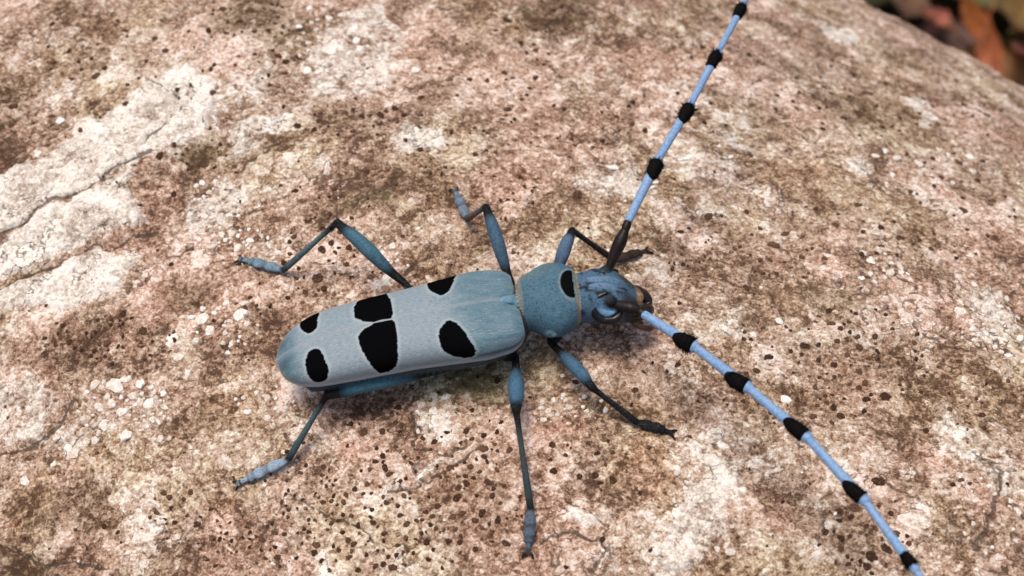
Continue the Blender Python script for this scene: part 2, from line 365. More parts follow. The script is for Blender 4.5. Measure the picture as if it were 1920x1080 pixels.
def build_log():
    corners = np.array([UV(*p) for p in ((-40, -40), (960, -40), (1560, -40), (-40, 1120), (1960, 1120), (1960, 560), (1960, 200), (-40, 540))])
    lo = corners.min(0) - 3; hi = corners.max(0) + 3
    us = spaced(lo[0], hi[0], .17, -560, 620)
    vc = math.pi * R
    vs = spaced(lo[1], 92, .17, -vc, vc)
    U, V = np.meshgrid(us, vs, indexing='ij')
    H, F = surface_fields(U, V)
    fade = sstep(vc, vc - 12, np.abs(V)); H = H * fade
    X = from_uv(U, V, H); nu, nv = U.shape
    verts = X.reshape(-1, 3)
    idx = np.arange(nu * nv).reshape(nu, nv)
    quads = np.stack([idx[:-1, :-1], idx[1:, :-1], idx[1:, 1:], idx[:-1, 1:]], -1).reshape(-1, 4)
    close = np.stack([idx[:-1, -1], idx[1:, -1], idx[1:, 0], idx[:-1, 0]], -1)
    root = obj('fallen_log', None, label='lichen-crusted pinkish brown tree log that the blue beetle stands on', category='log')
    attrs = {k: a.reshape(-1) for k, a in F.items()}
    obj('bark', big_mesh('bark', verts, np.concatenate([quads, close]), M_BARK, attrs), root)
    # sawn ends with growth rings
    k = NT('sawn_wood'); sx = k.n.new('ShaderNodeTexWave'); sx.wave_type = 'RINGS'; sx.rings_direction = 'SPHERICAL'; k.l.new(k.co, sx.inputs[0])
    sx.inputs['Scale'].default_value = .08; sx.inputs['Distortion'].default_value = 2.0
    m_end = k.done(k.mix(sx.outputs['Fac'], (.35, .22, .12), (.5, .35, .2)), .8)
    for row in (0, nu - 1):
        ring = X[row]; c = ring.mean(0); vv = np.vstack([ring - c, np.zeros((1, 3))])
        n = len(ring); fc = [(i, (i + 1) % n, n) if row else ((i + 1) % n, i, n) for i in range(n)]
        o = obj('sawn_end', mesh('sawn_end', vv, fc, m_end, smooth=False), root); o.location = c * MM
    # crust patches as pieces of their own, a fraction of a millimetre thick, their rims sunk into the bark
    nrm = np.stack([np.zeros_like(V), np.sin(V / R), np.cos(V / R)], -1)
    nrm = nrm[..., 1:2] * BX + nrm[..., 2:3] * ZU
    wu = U + 1.1 * fbm(U * .30, V * .30, 11, 4) + .35 * fbm(U * 1.6, V * 1.6, 12, 3)
    wv = V + 1.1 * fbm(U * .30 + 40, V * .30, 13, 4) + .35 * fbm(U * 1.6 + 40, V * 1.6, 14, 3)
    for pts, th, wt in PATCH:
        q = np.array([UV(*p) for p in pts])
        iu = np.where((us > q[:, 0].min() - 1.5) & (us < q[:, 0].max() + 1.5))[0]; iv = np.where((vs > q[:, 1].min() - 1.5) & (vs < q[:, 1].max() + 1.5))[0]
        if len(iu) < 3 or len(iv) < 3: continue
        sl = np.ix_(iu, iv); uu = U[sl]; vv = V[sl]
        s = poly_sdf(wu[sl], wv[sl], q)
        holes = fbm(uu * .55, vv * .55, 71, 3) + .55 * fbm(uu * 2.0, vv * 2.0, 72, 2)          # worn-through spots
        s = np.maximum(s, (holes - (.02 + .46 * wt)) * 1.1)
        off = .36 * th * sstep(.05, -.55, s) * (.7 + .6 * vnoise(uu * 1.3, vv * 1.3, 73)) - .05
        off -= .16 * F['crack'][sl] + .10 * sstep(.25, 0, F['gap'][sl])
        keep = s < .10
        a, b = len(iu), len(iv); id2 = np.arange(a * b).reshape(a, b)
        qd = np.stack([id2[:-1, :-1], id2[1:, :-1], id2[1:, 1:], id2[:-1, 1:]], -1).reshape(-1, 4)
        qd = qd[keep.reshape(-1)[qd].all(1)]
        if len(qd) < 20: continue
        used = np.unique(qd); mp = -np.ones(a * b, int); mp[used] = np.arange(len(used))
        vt = (X[sl] + off[..., None] * nrm[sl]).reshape(-1, 3)[used]
        at = {kk: F[kk][sl].reshape(-1)[used] for kk in F}; at['pale'] = np.maximum(at['pale'], wt * .85); at['olive'] = at['olive'] * .2
        obj('lichen_patch', big_mesh('lichen_patch', vt, mp[qd], M_BARK, at), root)
    return root, us, vs, H

LOG, US, VS, HS = build_log()

def relief(u, v):
    i = np.clip(np.searchsorted(US, u), 1, len(US) - 1); j = np.clip(np.searchsorted(VS, v), 1, len(VS) - 1)
    return float(HS[i, j])

def PS(px, py, h):
    """a place h mm above the real, uneven bark"""
    u, v = UV(px, py)
    return P(px, py, h + relief(u, v))

# ------------------------------------------------------------------ small lichen: dark fruiting dots and white warts
def lump(n, rings, flat, seed, jag):
    r_ = np.random.default_rng(seed); ph = r_.uniform(0, 6.28, 4); a = np.arange(n) * 2 * math.pi / n
    out = 1 + jag * (np.sin(2 * a + ph[0]) * .7 + np.sin(3 * a + ph[1]) * .6 + np.sin(5 * a + ph[2]) * .45) + r_.normal(0, jag * .35, n)
    vs_, fs = [], []
    for k in range(rings):
        t = k / rings; rr = math.cos(t * math.pi / 2) ** flat; zz = math.sin(t * math.pi / 2)
        for i in range(n):
            vs_.append((rr * out[i] * math.cos(a[i]) + r_.normal(0, .04) * k, rr * out[i] * math.sin(a[i]) + r_.normal(0, .04) * k, zz * (1 + r_.normal(0, .16)) if k else -.6))
    vs_.append((0, 0, 1 + r_.normal(0, .2)))
    for k in range(rings - 1):
        for i in range(n): fs.append((k * n + i, k * n + (i + 1) % n, (k + 1) * n + (i + 1) % n, (k + 1) * n + i))
    b = (rings - 1) * n
    for i in range(n): fs.append((b + i, b + (i + 1) % n, len(vs_) - 1))
    return np.array(vs_), fs

DOTM = [mesh('lichen_dot', *lump(11, 2, .5, s, .14), M_DOT) for s in range(8)]
WARTS = [lump(13, 3, .55, 20 + s, .17) for s in range(8)]
WARTM = [mesh('lichen_wart', *w, M_WART) for w in WARTS]
DOT_AT = [(903, 960, 8), (847, 967, 8), (762, 982, 7), (800, 1015, 7), (840, 1013, 7), (920, 993, 7), (947, 1013, 8), (820, 948, 7), (797, 958, 6), (810, 967, 6), (867, 960, 6), (890, 973, 7), (933, 972, 7),
          (913, 903, 8), (882, 875, 6), (908, 857, 6), (872, 892, 5), (888, 896, 5), (857, 933, 9), (860, 913, 7), (875, 808, 6), (907, 817, 6), (932, 810, 5), (940, 792, 5), (955, 843, 7), (1035, 835, 7), (1032, 860, 5),
          (1120, 852, 6), (1103, 833, 5), (642, 938, 6), (602, 938, 6), (687, 905, 6), (692, 877, 5), (663, 913, 6), (680, 923, 4), (717, 863, 4), (705, 838, 4), (725, 843, 4), (753, 795, 6), (748, 806, 4), (723, 940, 6),
          (697, 955, 5), (683, 950, 4), (662, 1018, 6), (633, 1028, 5), (653, 1042, 6), (602, 1050, 5), (707, 1030, 4), (727, 1042, 5), (640, 995, 5), (612, 990, 4), (577, 995, 5), (817, 990, 5), (853, 990, 5), (863, 1002, 5),
          (702, 1060, 6), (615, 1068, 6), (670, 1067, 6), (965, 953, 5), (487, 1008, 7), (350, 1025, 8), (532, 1000, 5), (452, 1005, 4), (500, 985, 4), (1130, 1008, 6), (595, 520, 11), (560, 505, 5), (540, 560, 5), (327, 370, 8),
          (303, 300, 8), (395, 248, 6), (100, 50, 6), (28, 208, 9), (25, 242, 6), (135, 150, 5), (418, 20, 7), (470, 25, 9), (392, 62, 6), (425, 70, 6), (558, 243, 8), (590, 250, 6), (598, 232, 6), (740, 210, 8), (757, 222, 7),
          (842, 150, 8), (881, 146, 6), (790, 187, 6), (950, 40, 8), (930, 58, 5), (968, 55, 5), (1005, 90, 7), (1042, 90, 7), (1005, 140, 6), (1073, 253, 6), (1083, 362, 11), (575, 418, 6), (583, 415, 4), (628, 362, 6),
          (640, 375, 4), (618, 375, 4), (690, 330, 6), (660, 415, 5), (740, 515, 6), (1612, 648, 7), (1645, 905, 11), (1510, 645, 9), (1570, 640, 5), (1640, 632, 6), (1613, 693, 8), (1650, 905, 9), (1525, 780, 7), (1560, 790, 5),
          (1625, 1062, 9), (1590, 1060, 7), (1593, 1005, 6), (1755, 725, 4), (1800, 905, 6), (1815, 912, 5), (1785, 912, 5), (1408, 287, 6), (1610, 382, 7), (1330, 402, 9), (1292, 425, 5), (1775, 105, 9), (1545, 160, 6),
          (1558, 175, 6), (1540, 140, 5), (1650, 150, 5), (1580, 225, 7), (1830, 245, 5), (1700, 290, 5), (1270, 690, 6), (1190, 735, 7), (1220, 1030, 5)]
DOT_FIELD = [(760, 960, 240, 110, 120, 4.5), (440, 1010, 160, 60, 45, 4), (210, 640, 130, 50, 45, 4.5), (590, 500, 80, 60, 22, 4.5), (370, 290, 50, 35, 14, 5), (460, 40, 90, 50, 20, 4.5), (960, 360, 50, 60, 16, 4),
             (1610, 680, 130, 110, 60, 4.5), (1620, 1010, 90, 70, 34, 5), (1640, 180, 170, 80, 46, 4.5), (1040, 60, 80, 60, 20, 4.5), (660, 240, 110, 30, 18, 4), (1800, 380, 110, 120, 36, 4.5), (1560, 450, 180, 70, 30, 4.5),
             (1330, 500, 120, 90, 26, 3.5), (640, 400, 60, 40, 12, 4), (870, 860, 70, 60, 20, 5), (1100, 860, 80, 50, 14, 4), (560, 880, 70, 70, 18, 3.5), (100, 230, 100, 50, 10, 4), (1450, 700, 120, 110, 30, 3.5),
             (1800, 760, 100, 80, 20, 4), (330, 960, 70, 60, 16, 4.5), (1180, 240, 90, 80, 10, 4), (520, 150, 60, 60, 10, 3.5), (700, 780, 60, 30, 12, 4.5), (150, 990, 120, 50, 14, 4.5), (1840, 200, 80, 70, 16, 4), (820, 290, 120, 90, 14, 3.5),
             (960, 540, 960, 540, 240, 3.3), (300, 110, 260, 90, 40, 4.5), (900, 210, 260, 130, 44, 4.5), (1350, 140, 160, 120, 26, 4.5), (460, 620, 70, 60, 14, 4.5)]
WART_AT = [(325, 642, 15), (395, 623, 10), (381, 602, 12), (454, 597, 13), (370, 645, 7), (338, 674, 10), (220, 728, 16), (240, 716, 9), (266, 723, 9), (250, 744, 9), (282, 758, 10), (188, 766, 9), (212, 760, 9), (231, 774, 10),
           (236, 817, 11), (196, 798, 11), (301, 822, 7), (126, 838, 8), (97, 868, 6), (43, 900, 9), (177, 825, 8), (107, 822, 7), (663, 57, 9), (668, 76, 8), (676, 93, 8), (578, 139, 8), (674, 139, 8), (672, 158, 7), (655, 126, 9),
           (622, 104, 9), (778, 130, 9), (680, 22, 7), (1635, 485, 11), (1670, 510, 9), (1688, 497, 8), (1797, 590, 11), (1825, 565, 8), (1845, 587, 9), (1820, 625, 7), (1890, 670, 8), (1335, 867, 15), (1355, 835, 10), (1230, 1032, 9),
           (1270, 962, 11), (1292, 1017, 8), (1475, 745, 9), (827, 800, 13), (813, 772, 9), (843, 822, 8), (790, 760, 8), (400, 377, 9), (422, 368, 8), (410, 395, 7), (385, 410, 7), (435, 440, 8), (368, 440, 6), (448, 470, 8), (470, 455, 7),
           (580, 20, 6), (1462, 598, 7), (1100, 775, 5), (1028, 775, 6), (1068, 770, 6), (1038, 752, 5), (1000, 790, 5), (240, 425, 6), (115, 230, 8), (75, 295, 7), (140, 290, 8), (1905, 965, 8), (1870, 1050, 9), (1910, 640, 8), (560, 52, 6), (460, 575, 7), (500, 560, 6)]
WART_FIELD = [(400, 400, 50, 70, 30, 4.5), (480, 470, 60, 40, 18, 4), (240, 770, 90, 60, 26, 4.5), (640, 110, 90, 90, 34, 4.5), (420, 620, 80, 50, 16, 4.5), (1850, 610, 70, 60, 24, 5), (1330, 930, 70, 130, 22, 4), (820, 790, 40, 50, 16, 4),
              (1070, 770, 70, 30, 14, 3.5), (120, 400, 130, 60, 14, 3.5), (1300, 250, 80, 100, 14, 4), (1180, 340, 60, 40, 12, 4.5), (1650, 500, 60, 30, 10, 4.5), (1850, 960, 70, 90, 18, 4), (500, 760, 60, 40, 10, 4), (1720, 320, 140, 50, 16, 5),
              (720, 500, 40, 40, 10, 3.5), (960, 540, 960, 540, 60, 3.2)]

def near_beetle_shadow(px, py):  # nothing grows through the insect's body
    return 505 < px < 1235 and 480 < py < 745 and abs((py - 615) + .22 * (px - 860)) < 95

def scatter(name, meshes, raw, at, field, mat, flat, limit, lab):
    spots = [(x, y, r, 1) for x, y, r in at]
    for cx, cy, rx, ry, n, r in field:
        got = 0; tries = 0; n = int(n * (1.05 if flat < .12 else 1.4))
        while got < n and tries < 40 * n:
            tries += 1
            a = rng.uniform(0, 2 * math.pi); q = math.sqrt(rng.uniform(0, 1)) if rx < 900 else rng.uniform(0, 1.3)
            x = cx + rx * q * math.cos(a); y = cy + ry * q * math.sin(a); rr = r * rng.lognormal(0, .32)
            if not (-20 < x < 1940 and -20 < y < 1100): continue
            if x > 1560 and y < (x - 1620) * .55 + 22: continue
            if any((x - s[0]) ** 2 + (y - s[1]) ** 2 < (1.0 * (rr + s[2])) ** 2 for s in spots): continue
            spots.append((x, y, rr, 0)); got += 1
    spots = [s for s in spots if not near_beetle_shadow(s[0], s[1])]
    spots.sort(key=lambda s: -s[2] * (1.0 + 3 * s[3]))
    rest_v, rest_f, base = [], [], 0
    for i, (x, y, r, _) in enumerate(spots):
        u, v = UV(x, y); p0 = P(x, y)
        rad = r / FPX * np.dot(p0 - CAM, FWD)                       # pixels to millimetres at that place
        p, rot = frame_on_log(u, v, relief(u, v) + .02)
        ang = rng.uniform(0, 6.28); sxy = rng.uniform(.82, 1.2)
        M = rot.to_4x4() @ Matrix.Rotation(ang, 4, 'Z') @ Matrix.Diagonal((rad * sxy, rad / sxy, rad * flat * rng.uniform(.7, 1.3) + .07, 1))
        if i < limit:
            o = obj(name, meshes[i % len(meshes)], LOG)
            o.matrix_world = Matrix.Translation(Vector(p) * MM) @ M
        else:
            vv, ff = raw[i % len(raw)]
            A = np.array(M)[:3, :3]; rest_v.append(vv @ A.T + p); rest_f += [tuple(j + base for j in f) for f in ff]; base += len(vv)
    if rest_f: obj(lab, mesh(lab, np.concatenate(rest_v), rest_f, mat), LOG, kind='stuff')

scatter('lichen_dot', DOTM, [lump(8, 2, .5, 40 + s, .18) for s in range(5)], DOT_AT, DOT_FIELD, M_DOT, .10, 300, 'tiny_lichen_speckle')
scatter('lichen_wart', WARTM, WARTS, WART_AT, WART_FIELD, M_WART, .17, 300, 'tiny_lichen_grain')

# ------------------------------------------------------------------ the beetle
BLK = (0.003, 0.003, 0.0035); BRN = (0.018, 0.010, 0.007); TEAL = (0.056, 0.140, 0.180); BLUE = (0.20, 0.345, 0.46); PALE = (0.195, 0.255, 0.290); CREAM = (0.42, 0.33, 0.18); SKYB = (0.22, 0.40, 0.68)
BEETLE = obj('longhorn_beetle', None, label='blue-grey longhorn beetle with black spots and black-tufted antennae on the bark', category='beetle')
gS = PS(950, 640, 0); gA = PS(525, 735, 0)          # under the wing-case base and tip
S3 = P(950, 556, 6.3)                                # middle of the wing-case base, 6.3 mm above the bark
A3 = P(518, 690, 3.6)                                # wing-case tip
Ff = S3 - A3; LE = None
nU = np.array([0, 0, 1.0])
Ff = Ff - nU * Ff.dot(nU); LE = np.linalg.norm(Ff); Ff /= LE
pitch = math.radians(2.0); Fv = Ff * math.cos(pitch) + nU * math.sin(pitch); Lv = np.cross(nU, Ff); Lv /= np.linalg.norm(Lv); Uv = np.cross(Fv, Lv)
O3 = S3 - 6.3 * Uv
def B(p):  # beetle coordinates (forward, left, up) -> place
    p = np.asarray(p, float); return O3 + p[..., 0:1] * Fv + p[..., 1:2] * Lv + p[..., 2:3] * Uv
HY = math.radians(-7.0)
def turn(p, sign=1):
    p = np.array(p, float); x = p[..., 0] - 4.5; y = p[..., 1] - (0 if sign > 0 else .1); a = HY * sign
    p[..., 0] = 4.5 + x * math.cos(a) - y * math.sin(a); p[..., 1] = x * math.sin(a) + y * math.cos(a) + (.1 if sign > 0 else 0); return p
def BH(p): return B(turn(p))
def toB(p):
    q = np.asarray(p) - O3; return np.stack([q @ Fv, q @ Lv, q @ Uv], -1)

def curve(xs, ys, x):
    xs = np.asarray(xs, float); ys = np.asarray(ys, float); d = np.diff(ys) / np.diff(xs)
    m = np.zeros(len(xs)); m[1:-1] = np.where(d[:-1] * d[1:] > 0, 2 * d[:-1] * d[1:] / (d[:-1] + d[1:] + 1e-12), 0); m[0] = d[0]; m[-1] = d[-1]
    x = np.clip(x, xs[0], xs[-1]); i = np.clip(np.searchsorted(xs, x) - 1, 0, len(xs) - 2); h = xs[i + 1] - xs[i]; t = (x - xs[i]) / h
    return ys[i] * (1 + 2 * t) * (1 - t) ** 2 + m[i] * h * t * (1 - t) ** 2 + ys[i + 1] * t * t * (3 - 2 * t) + m[i + 1] * h * t * t * (t - 1)

W_S = [0, .02, .06, .12, .25, .42, .58, .72, .82, .90, .955, .985, 1.0]
W_W = [2.7, 3.2, 3.55, 3.68, 3.5, 3.26, 3.18, 3.10, 2.92, 2.45, 1.78, 1.05, .15]
D_S = [0, .04, .15, .4, .7, .85, .95, 1.0]
D_Z = [5.7, 6.15, 6.4, 6.35, 5.9, 5.3, 4.6, 3.9]
M_S = [0, .05, .3, .7, .9, 1.0]
M_Z = [4.95, 4.6, 4.5, 4.25, 3.75, 3.35]
NS, NTH = 220, 90
tau = np.linspace(0, 1, NS); sS = np.sin(tau * math.pi / 2) ** 1.0 * .35 + tau * .65; sS /= sS[-1]
phi = np.linspace(0, 1, NTH)
def elytron_grid():
    S_, Q_ = np.meshgrid(sS, phi, indexing='ij')
    w = curve(W_S, W_W, S_); zd = curve(D_S, D_Z, S_); zm = np.minimum(curve(M_S, M_Z, S_), zd - .25)
    a = Q_ * math.pi / 2 * 1.06; n = 2.9
    ca = np.cos(a)
    y = -.012 + w * np.abs(np.sin(a)) ** (2 / n * 1.25); z = zm + (zd - zm) * np.sign(ca) * np.abs(ca) ** (2 / n)
    z += .13 * np.exp(-((S_ - .085) / .05) ** 2) * np.exp(-((Q_ - .55) / .16) ** 2)          # shoulder bump
    z -= .10 * np.exp(-((S_ - .075) / .05) ** 2) * np.exp(-((Q_ - .22) / .14) ** 2)
    z -= .05 * np.exp(-(y / .30) ** 2)                                                         # seam groove
    z += .03 * fbm(S_ * 9, Q_ * 3, 91, 2)
    x = (.75 - .55 * np.exp(-(Q_ / .12) ** 2)) * sstep(.12, 0, S_) - S_ * LE
    return x, y, z, S_, Q_
GX, GY, GZ, GS, GQ = elytron_grid()
ARC = np.concatenate([np.zeros((NS, 1)), np.cumsum(np.hypot(np.diff(GY, axis=1), np.diff(GZ, axis=1)), 1)], 1)
right_px = project(B(np.stack([GX, -GY, GZ], -1)).reshape(-1, 3))
def spot(pts):
    out = []
    for _ in range(3):                                   # round the corners
        q_ = np.array(pts, float); nx_ = np.roll(q_, -1, 0); pts = np.stack([.75 * q_ + .25 * nx_, .25 * q_ + .75 * nx_], 1).reshape(-1, 2)
    for p in pts:
        i = np.argmin(((right_px - np.array(p)) ** 2).sum(1)); out.append((GX.reshape(-1)[i], ARC.reshape(-1)[i]))
    return out
SPOTS = [spot([(838, 600), (852, 603), (866, 615), (878, 635), (892, 655), (890, 668), (870, 672), (840, 665), (826, 650), (822, 630), (828, 612)]),
         spot([(740, 600), (746, 640), (746, 680), (738, 692), (718, 700), (705, 697), (690, 675), (675, 650), (671, 632), (682, 617), (705, 605), (728, 600)]),
         spot([(590, 653), (602, 657), (607, 675), (617, 690), (615, 708), (600, 718), (585, 714), (575, 700), (573, 675), (580, 658)])]
def elytron(side):
    wob = .06 * fbm(GX * 1.1 + 30 * side, ARC * 1.1, 95, 3)
    sd_ = np.full(GX.shape, 9.0)
    for q in SPOTS: sd_ = np.minimum(sd_, poly_sdf(GX + wob, ARC + wob, q))
    top = np.stack([GX, side * GY, GZ], -1); bot = top.copy(); bot[..., 2] -= .22; bot[..., 1] -= side * np.minimum(.10, GY * .5)
    sd2 = sd_
    V_ = np.concatenate([top.reshape(-1, 3), bot.reshape(-1, 3)]); n0 = NS * NTH; id_ = np.arange(n0).reshape(NS, NTH)
    q = np.stack([id_[:-1, :-1], id_[1:, :-1], id_[1:, 1:], id_[:-1, 1:]], -1).reshape(-1, 4)
    rim = np.concatenate([id_[:, 0], id_[-1, 1:], id_[-2::-1, -1], id_[0, -2:0:-1]]); rn = np.roll(rim, -1)
    side_q = np.stack([rim, rn, rn + n0, rim + n0], -1)
    allq = np.concatenate([q, q[:, ::-1] + n0, side_q[:, ::-1]])
    if side > 0: allq = allq
    else: allq = allq[:, ::-1]
    # teal at base and tip, grey-lilac across the middle: pubescence colour with part of its sheen painted in
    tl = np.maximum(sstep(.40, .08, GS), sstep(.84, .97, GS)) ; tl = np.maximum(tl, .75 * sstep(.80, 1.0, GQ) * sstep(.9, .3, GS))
    smudge = np.exp(-((GX + LE * .965) / .5) ** 2 - ((ARC - .9) / .5) ** 2)
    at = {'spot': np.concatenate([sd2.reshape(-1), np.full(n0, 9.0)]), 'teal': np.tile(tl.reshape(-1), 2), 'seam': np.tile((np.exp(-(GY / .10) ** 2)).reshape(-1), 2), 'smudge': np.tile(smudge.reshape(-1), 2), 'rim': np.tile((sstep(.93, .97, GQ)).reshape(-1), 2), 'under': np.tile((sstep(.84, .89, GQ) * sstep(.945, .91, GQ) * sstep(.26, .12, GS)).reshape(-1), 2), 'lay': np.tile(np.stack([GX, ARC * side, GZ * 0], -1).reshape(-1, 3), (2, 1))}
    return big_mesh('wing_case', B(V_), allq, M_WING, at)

def wing_material():
    k = NT('wing_case'); sp = k.attr('spot'); teal = k.attr('teal')
    lm = k.n.new('ShaderNodeMapping'); k.l.new(k.attr('lay', 'Vector'), lm.inputs[0]); lm.inputs['Scale'].default_value = (.32, 1.0, 1.0)
    lay = lm.outputs[0]
    f = k.noise(2.4, 4, .65, co=lay); g = k.noise(10.0, 2, .7, co=lay)
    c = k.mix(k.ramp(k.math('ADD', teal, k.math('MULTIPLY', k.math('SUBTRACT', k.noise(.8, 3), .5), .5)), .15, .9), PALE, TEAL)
    c = k.mix(k.ramp(f, .35, .65, 0, .35), c, (0.24, 0.275, 0.31))
    c = k.mix(k.ramp(g, .50, .68, 0, .60), c, (0.08, 0.13, 0.16)); c = k.mix(k.ramp(g, .44, .30, 0, .35), c, (0.40, 0.46, 0.49))
    c = k.mix(k.ramp(k.voro(3.0), .08, .16, .5, 0), c, (0.07, 0.11, 0.15))
    c = k.mix(k.math('MULTIPLY', k.attr('seam'), .45), c, (0.34, 0.35, 0.35))
    c = k.mix(k.math('MULTIPLY', k.attr('smudge'), .75), c, (0.03, 0.05, 0.08))
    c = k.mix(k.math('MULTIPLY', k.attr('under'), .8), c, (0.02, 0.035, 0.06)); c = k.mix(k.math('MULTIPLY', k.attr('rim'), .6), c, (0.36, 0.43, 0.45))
    edge = k.math('ADD', sp, k.math('MULTIPLY', k.math('SUBTRACT', k.noise(7.0, 2, co=lay), .5), .12))
    c = k.mix(k.ramp(edge, .10, .34, .40, 0), c, (0.36, 0.43, 0.44))
    blackm = k.ramp(edge, -.02, .06, 1, 0)
    c = k.mix(blackm, c, (0.0025, 0.0025, 0.003))
    n = k.bump(g, .035, .7); n = k.bump(f, .05, .5, n)
    sh = k.math('MULTIPLY', k.math('SUBTRACT', 1.0, blackm), .30)
    return k.done(c, k.ramp(blackm, 0, 1, .62, .85), n, Specular_IOR_Level=k.ramp(blackm, 0, 1, .35, .0), Sheen_Weight=sh, Sheen_Roughness=.45)
M_WING = wing_material()
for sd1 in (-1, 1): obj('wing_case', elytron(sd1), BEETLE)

def body_material():
    k = NT('beetle_body'); col = k.attr('tint', 'Vector'); gl = k.attr('gloss'); sp = k.attr('mark')
    g = k.noise(7.0, 3, .7); f = k.noise(1.8, 4, .6)
    c = k.mix(k.ramp(f, .35, .65, 0, .30), col, k.mix(1.0, col, (0.55, 0.66, 0.62), 'MULTIPLY'))
    c = k.mix(k.ramp(g, .50, .66, 0, .70), c, k.mix(1.0, col, (0.25, 0.32, 0.38), 'MULTIPLY'))
    c = k.mix(k.ramp(g, .46, .28, 0, .45), c, k.mix(1.0, col, (1.7, 1.6, 1.5), 'MULTIPLY'))
    c = k.mix(k.ramp(sp, .10, .26, .30, 0), c, (0.30, 0.33, 0.30))
    bl = k.ramp(sp, -.02, .07, 1, 0); c = k.mix(bl, c, (0.004, 0.004, 0.004))
    n = k.bump(g, .045, .8); n = k.bump(f, .08, .5, n)
    return k.done(c, k.ramp(gl, 0, 1, .68, .22), n, Specular_IOR_Level=k.math('MULTIPLY', k.math('SUBTRACT', 1.0, bl), k.ramp(gl, 0, 1, .15, .5)), Sheen_Weight=k.math('MULTIPLY', k.math('SUBTRACT', 1.0, bl), k.ramp(gl, 0, .5, .03, 0)), Sheen_Roughness=.5)
M_BODY = body_material()

class Skin:
    """closed surfaces gathered, then fused into one continuous skin"""
    def __init__(s): s.v, s.f, s.c, s.g, s.n = [], [], [], [], 0
    def add(s, v, f, c, g):
        s.v.append(np.asarray(v)); s.f += [tuple(i + s.n for i in q) for q in f]; s.c.append(np.asarray(c)); s.g.append(np.asarray(g)); s.n += len(v)
    def tube(s, pts, rad, cols, gloss=None, nseg=14, flat=1.0, up=None, sub=6):
        """tapered tube through world points; cols: per point colour"""
        pts = np.asarray(pts, float); n = len(pts); t0 = np.arange(n); t = np.linspace(0, n - 1, (n - 1) * sub + 1)
        p = np.stack([curve(t0, pts[:, i], t) if n > 2 else np.interp(t, t0, pts[:, i]) for i in range(3)], -1)
        r = np.interp(t, t0, rad) if n < 3 else np.maximum(curve(t0, rad, t), .02)
        c = np.stack([np.interp(t, t0, np.asarray(cols)[:, i]) for i in range(3)], -1); g = np.interp(t, t0, gloss if gloss is not None else np.zeros(n))
        d = np.gradient(p, axis=0); d /= np.linalg.norm(d, axis=1)[:, None] + 1e-9
        p = np.vstack([p[0] - d[0] * r[0] * .7, p, p[-1] + d[-1] * r[-1] * .7]); r = np.r_[r[0] * .6, r, r[-1] * .6]; c = np.vstack([c[0], c, c[-1]]); g = np.r_[g[0], g, g[-1]]; d = np.vstack([d[0], d, d[-1]])
        upv = np.asarray(up if up is not None else Uv); sv = np.cross(d, upv); sv /= np.linalg.norm(sv, axis=1)[:, None] + 1e-9; nv = np.cross(sv, d)
        a = np.linspace(0, 2 * math.pi, nseg, endpoint=False)
        ring = p[:, None] + r[:, None, None] * (np.cos(a)[None, :, None] * sv[:, None] + flat * np.sin(a)[None, :, None] * nv[:, None])
        m = len(p); V_ = np.vstack([ring.reshape(-1, 3), p[0] - d[0] * r[0] * .3, p[-1] + d[-1] * r[-1] * .3])
        F_ = [(i * nseg + j, i * nseg + (j + 1) % nseg, (i + 1) * nseg + (j + 1) % nseg, (i + 1) * nseg + j) for i in range(m - 1) for j in range(nseg)]
        F_ += [((j + 1) % nseg, j, m * nseg) for j in range(nseg)] + [((m - 1) * nseg + j, (m - 1) * nseg + (j + 1) % nseg, m * nseg + 1) for j in range(nseg)]
        s.add(V_, F_, np.vstack([np.repeat(c, nseg, 0), c[0], c[-1]]), np.r_[np.repeat(g, nseg), g[0], g[-1]])
    def loft(s, xs, cz, hw, hh, colf, nx=60, na=48, power=2.2, gloss=0.0, place=None):
        """body section: superellipse rings along the beetle's own forward axis"""
        x = np.linspace(0, 1, nx); x = (1 - np.cos(x * math.pi)) / 2 * (xs[-1] - xs[0]) + xs[0]
        a = np.linspace(0, 2 * math.pi, na, endpoint=False); ca, sa = np.cos(a), np.sin(a)
        Y = np.sign(ca) * np.abs(ca) ** (2 / power); Z = np.sign(sa) * np.abs(sa) ** (2 / power)
        L = np.stack([np.repeat(x, na), (curve(xs, hw, x)[:, None] * Y).ravel(), (curve(xs, cz, x)[:, None] + curve(xs, hh, x)[:, None] * Z).ravel()], -1)
        L = np.vstack([L, [x[0] - .05, 0, cz[0]], [x[-1] + .05, 0, cz[-1]]])
        F_ = [(i * na + j, (i + 1) * na + j, (i + 1) * na + (j + 1) % na, i * na + (j + 1) % na) for i in range(nx - 1) for j in range(na)]
        F_ += [(j, (j + 1) % na, nx * na) for j in range(na)] + [((nx - 1) * na + (j + 1) % na, (nx - 1) * na + j, nx * na + 1) for j in range(na)]
        s.add((place or B)(L), F_, colf(L), np.full(len(L), gloss))

K = Skin()
def flat_col(c): return lambda L: np.tile(np.array(c), (len(L), 1))
def mixc(a, b, t): return np.asarray(a)[None] * (1 - t[:, None]) + np.asarray(b)[None] * t[:, None]
# hind body under the wing cases
K.loft([-LE + .3, -LE + 1.5, -15, -8, -2, .6, 1.3], [3.1, 3.0, 3.0, 3.1, 3.3, 3.8, 4.1], [.6, 1.6, 2.5, 2.85, 3.05, 2.4, 1.5], [.4, .9, 1.5, 1.9, 2.0, 1.9, 1.5], lambda L: mixc((.045, .07, .085), (.03, .035, .04), sstep(-3, 1, L[:, 0])))
# scutellum
K.loft([-.75, -.3, .35, .7], [5.98, 6.0, 5.82, 5.4], [.10, .26, .42, .4], [.10, .13, .18, .3], flat_col((.13, .25, .33)), 20, 20)
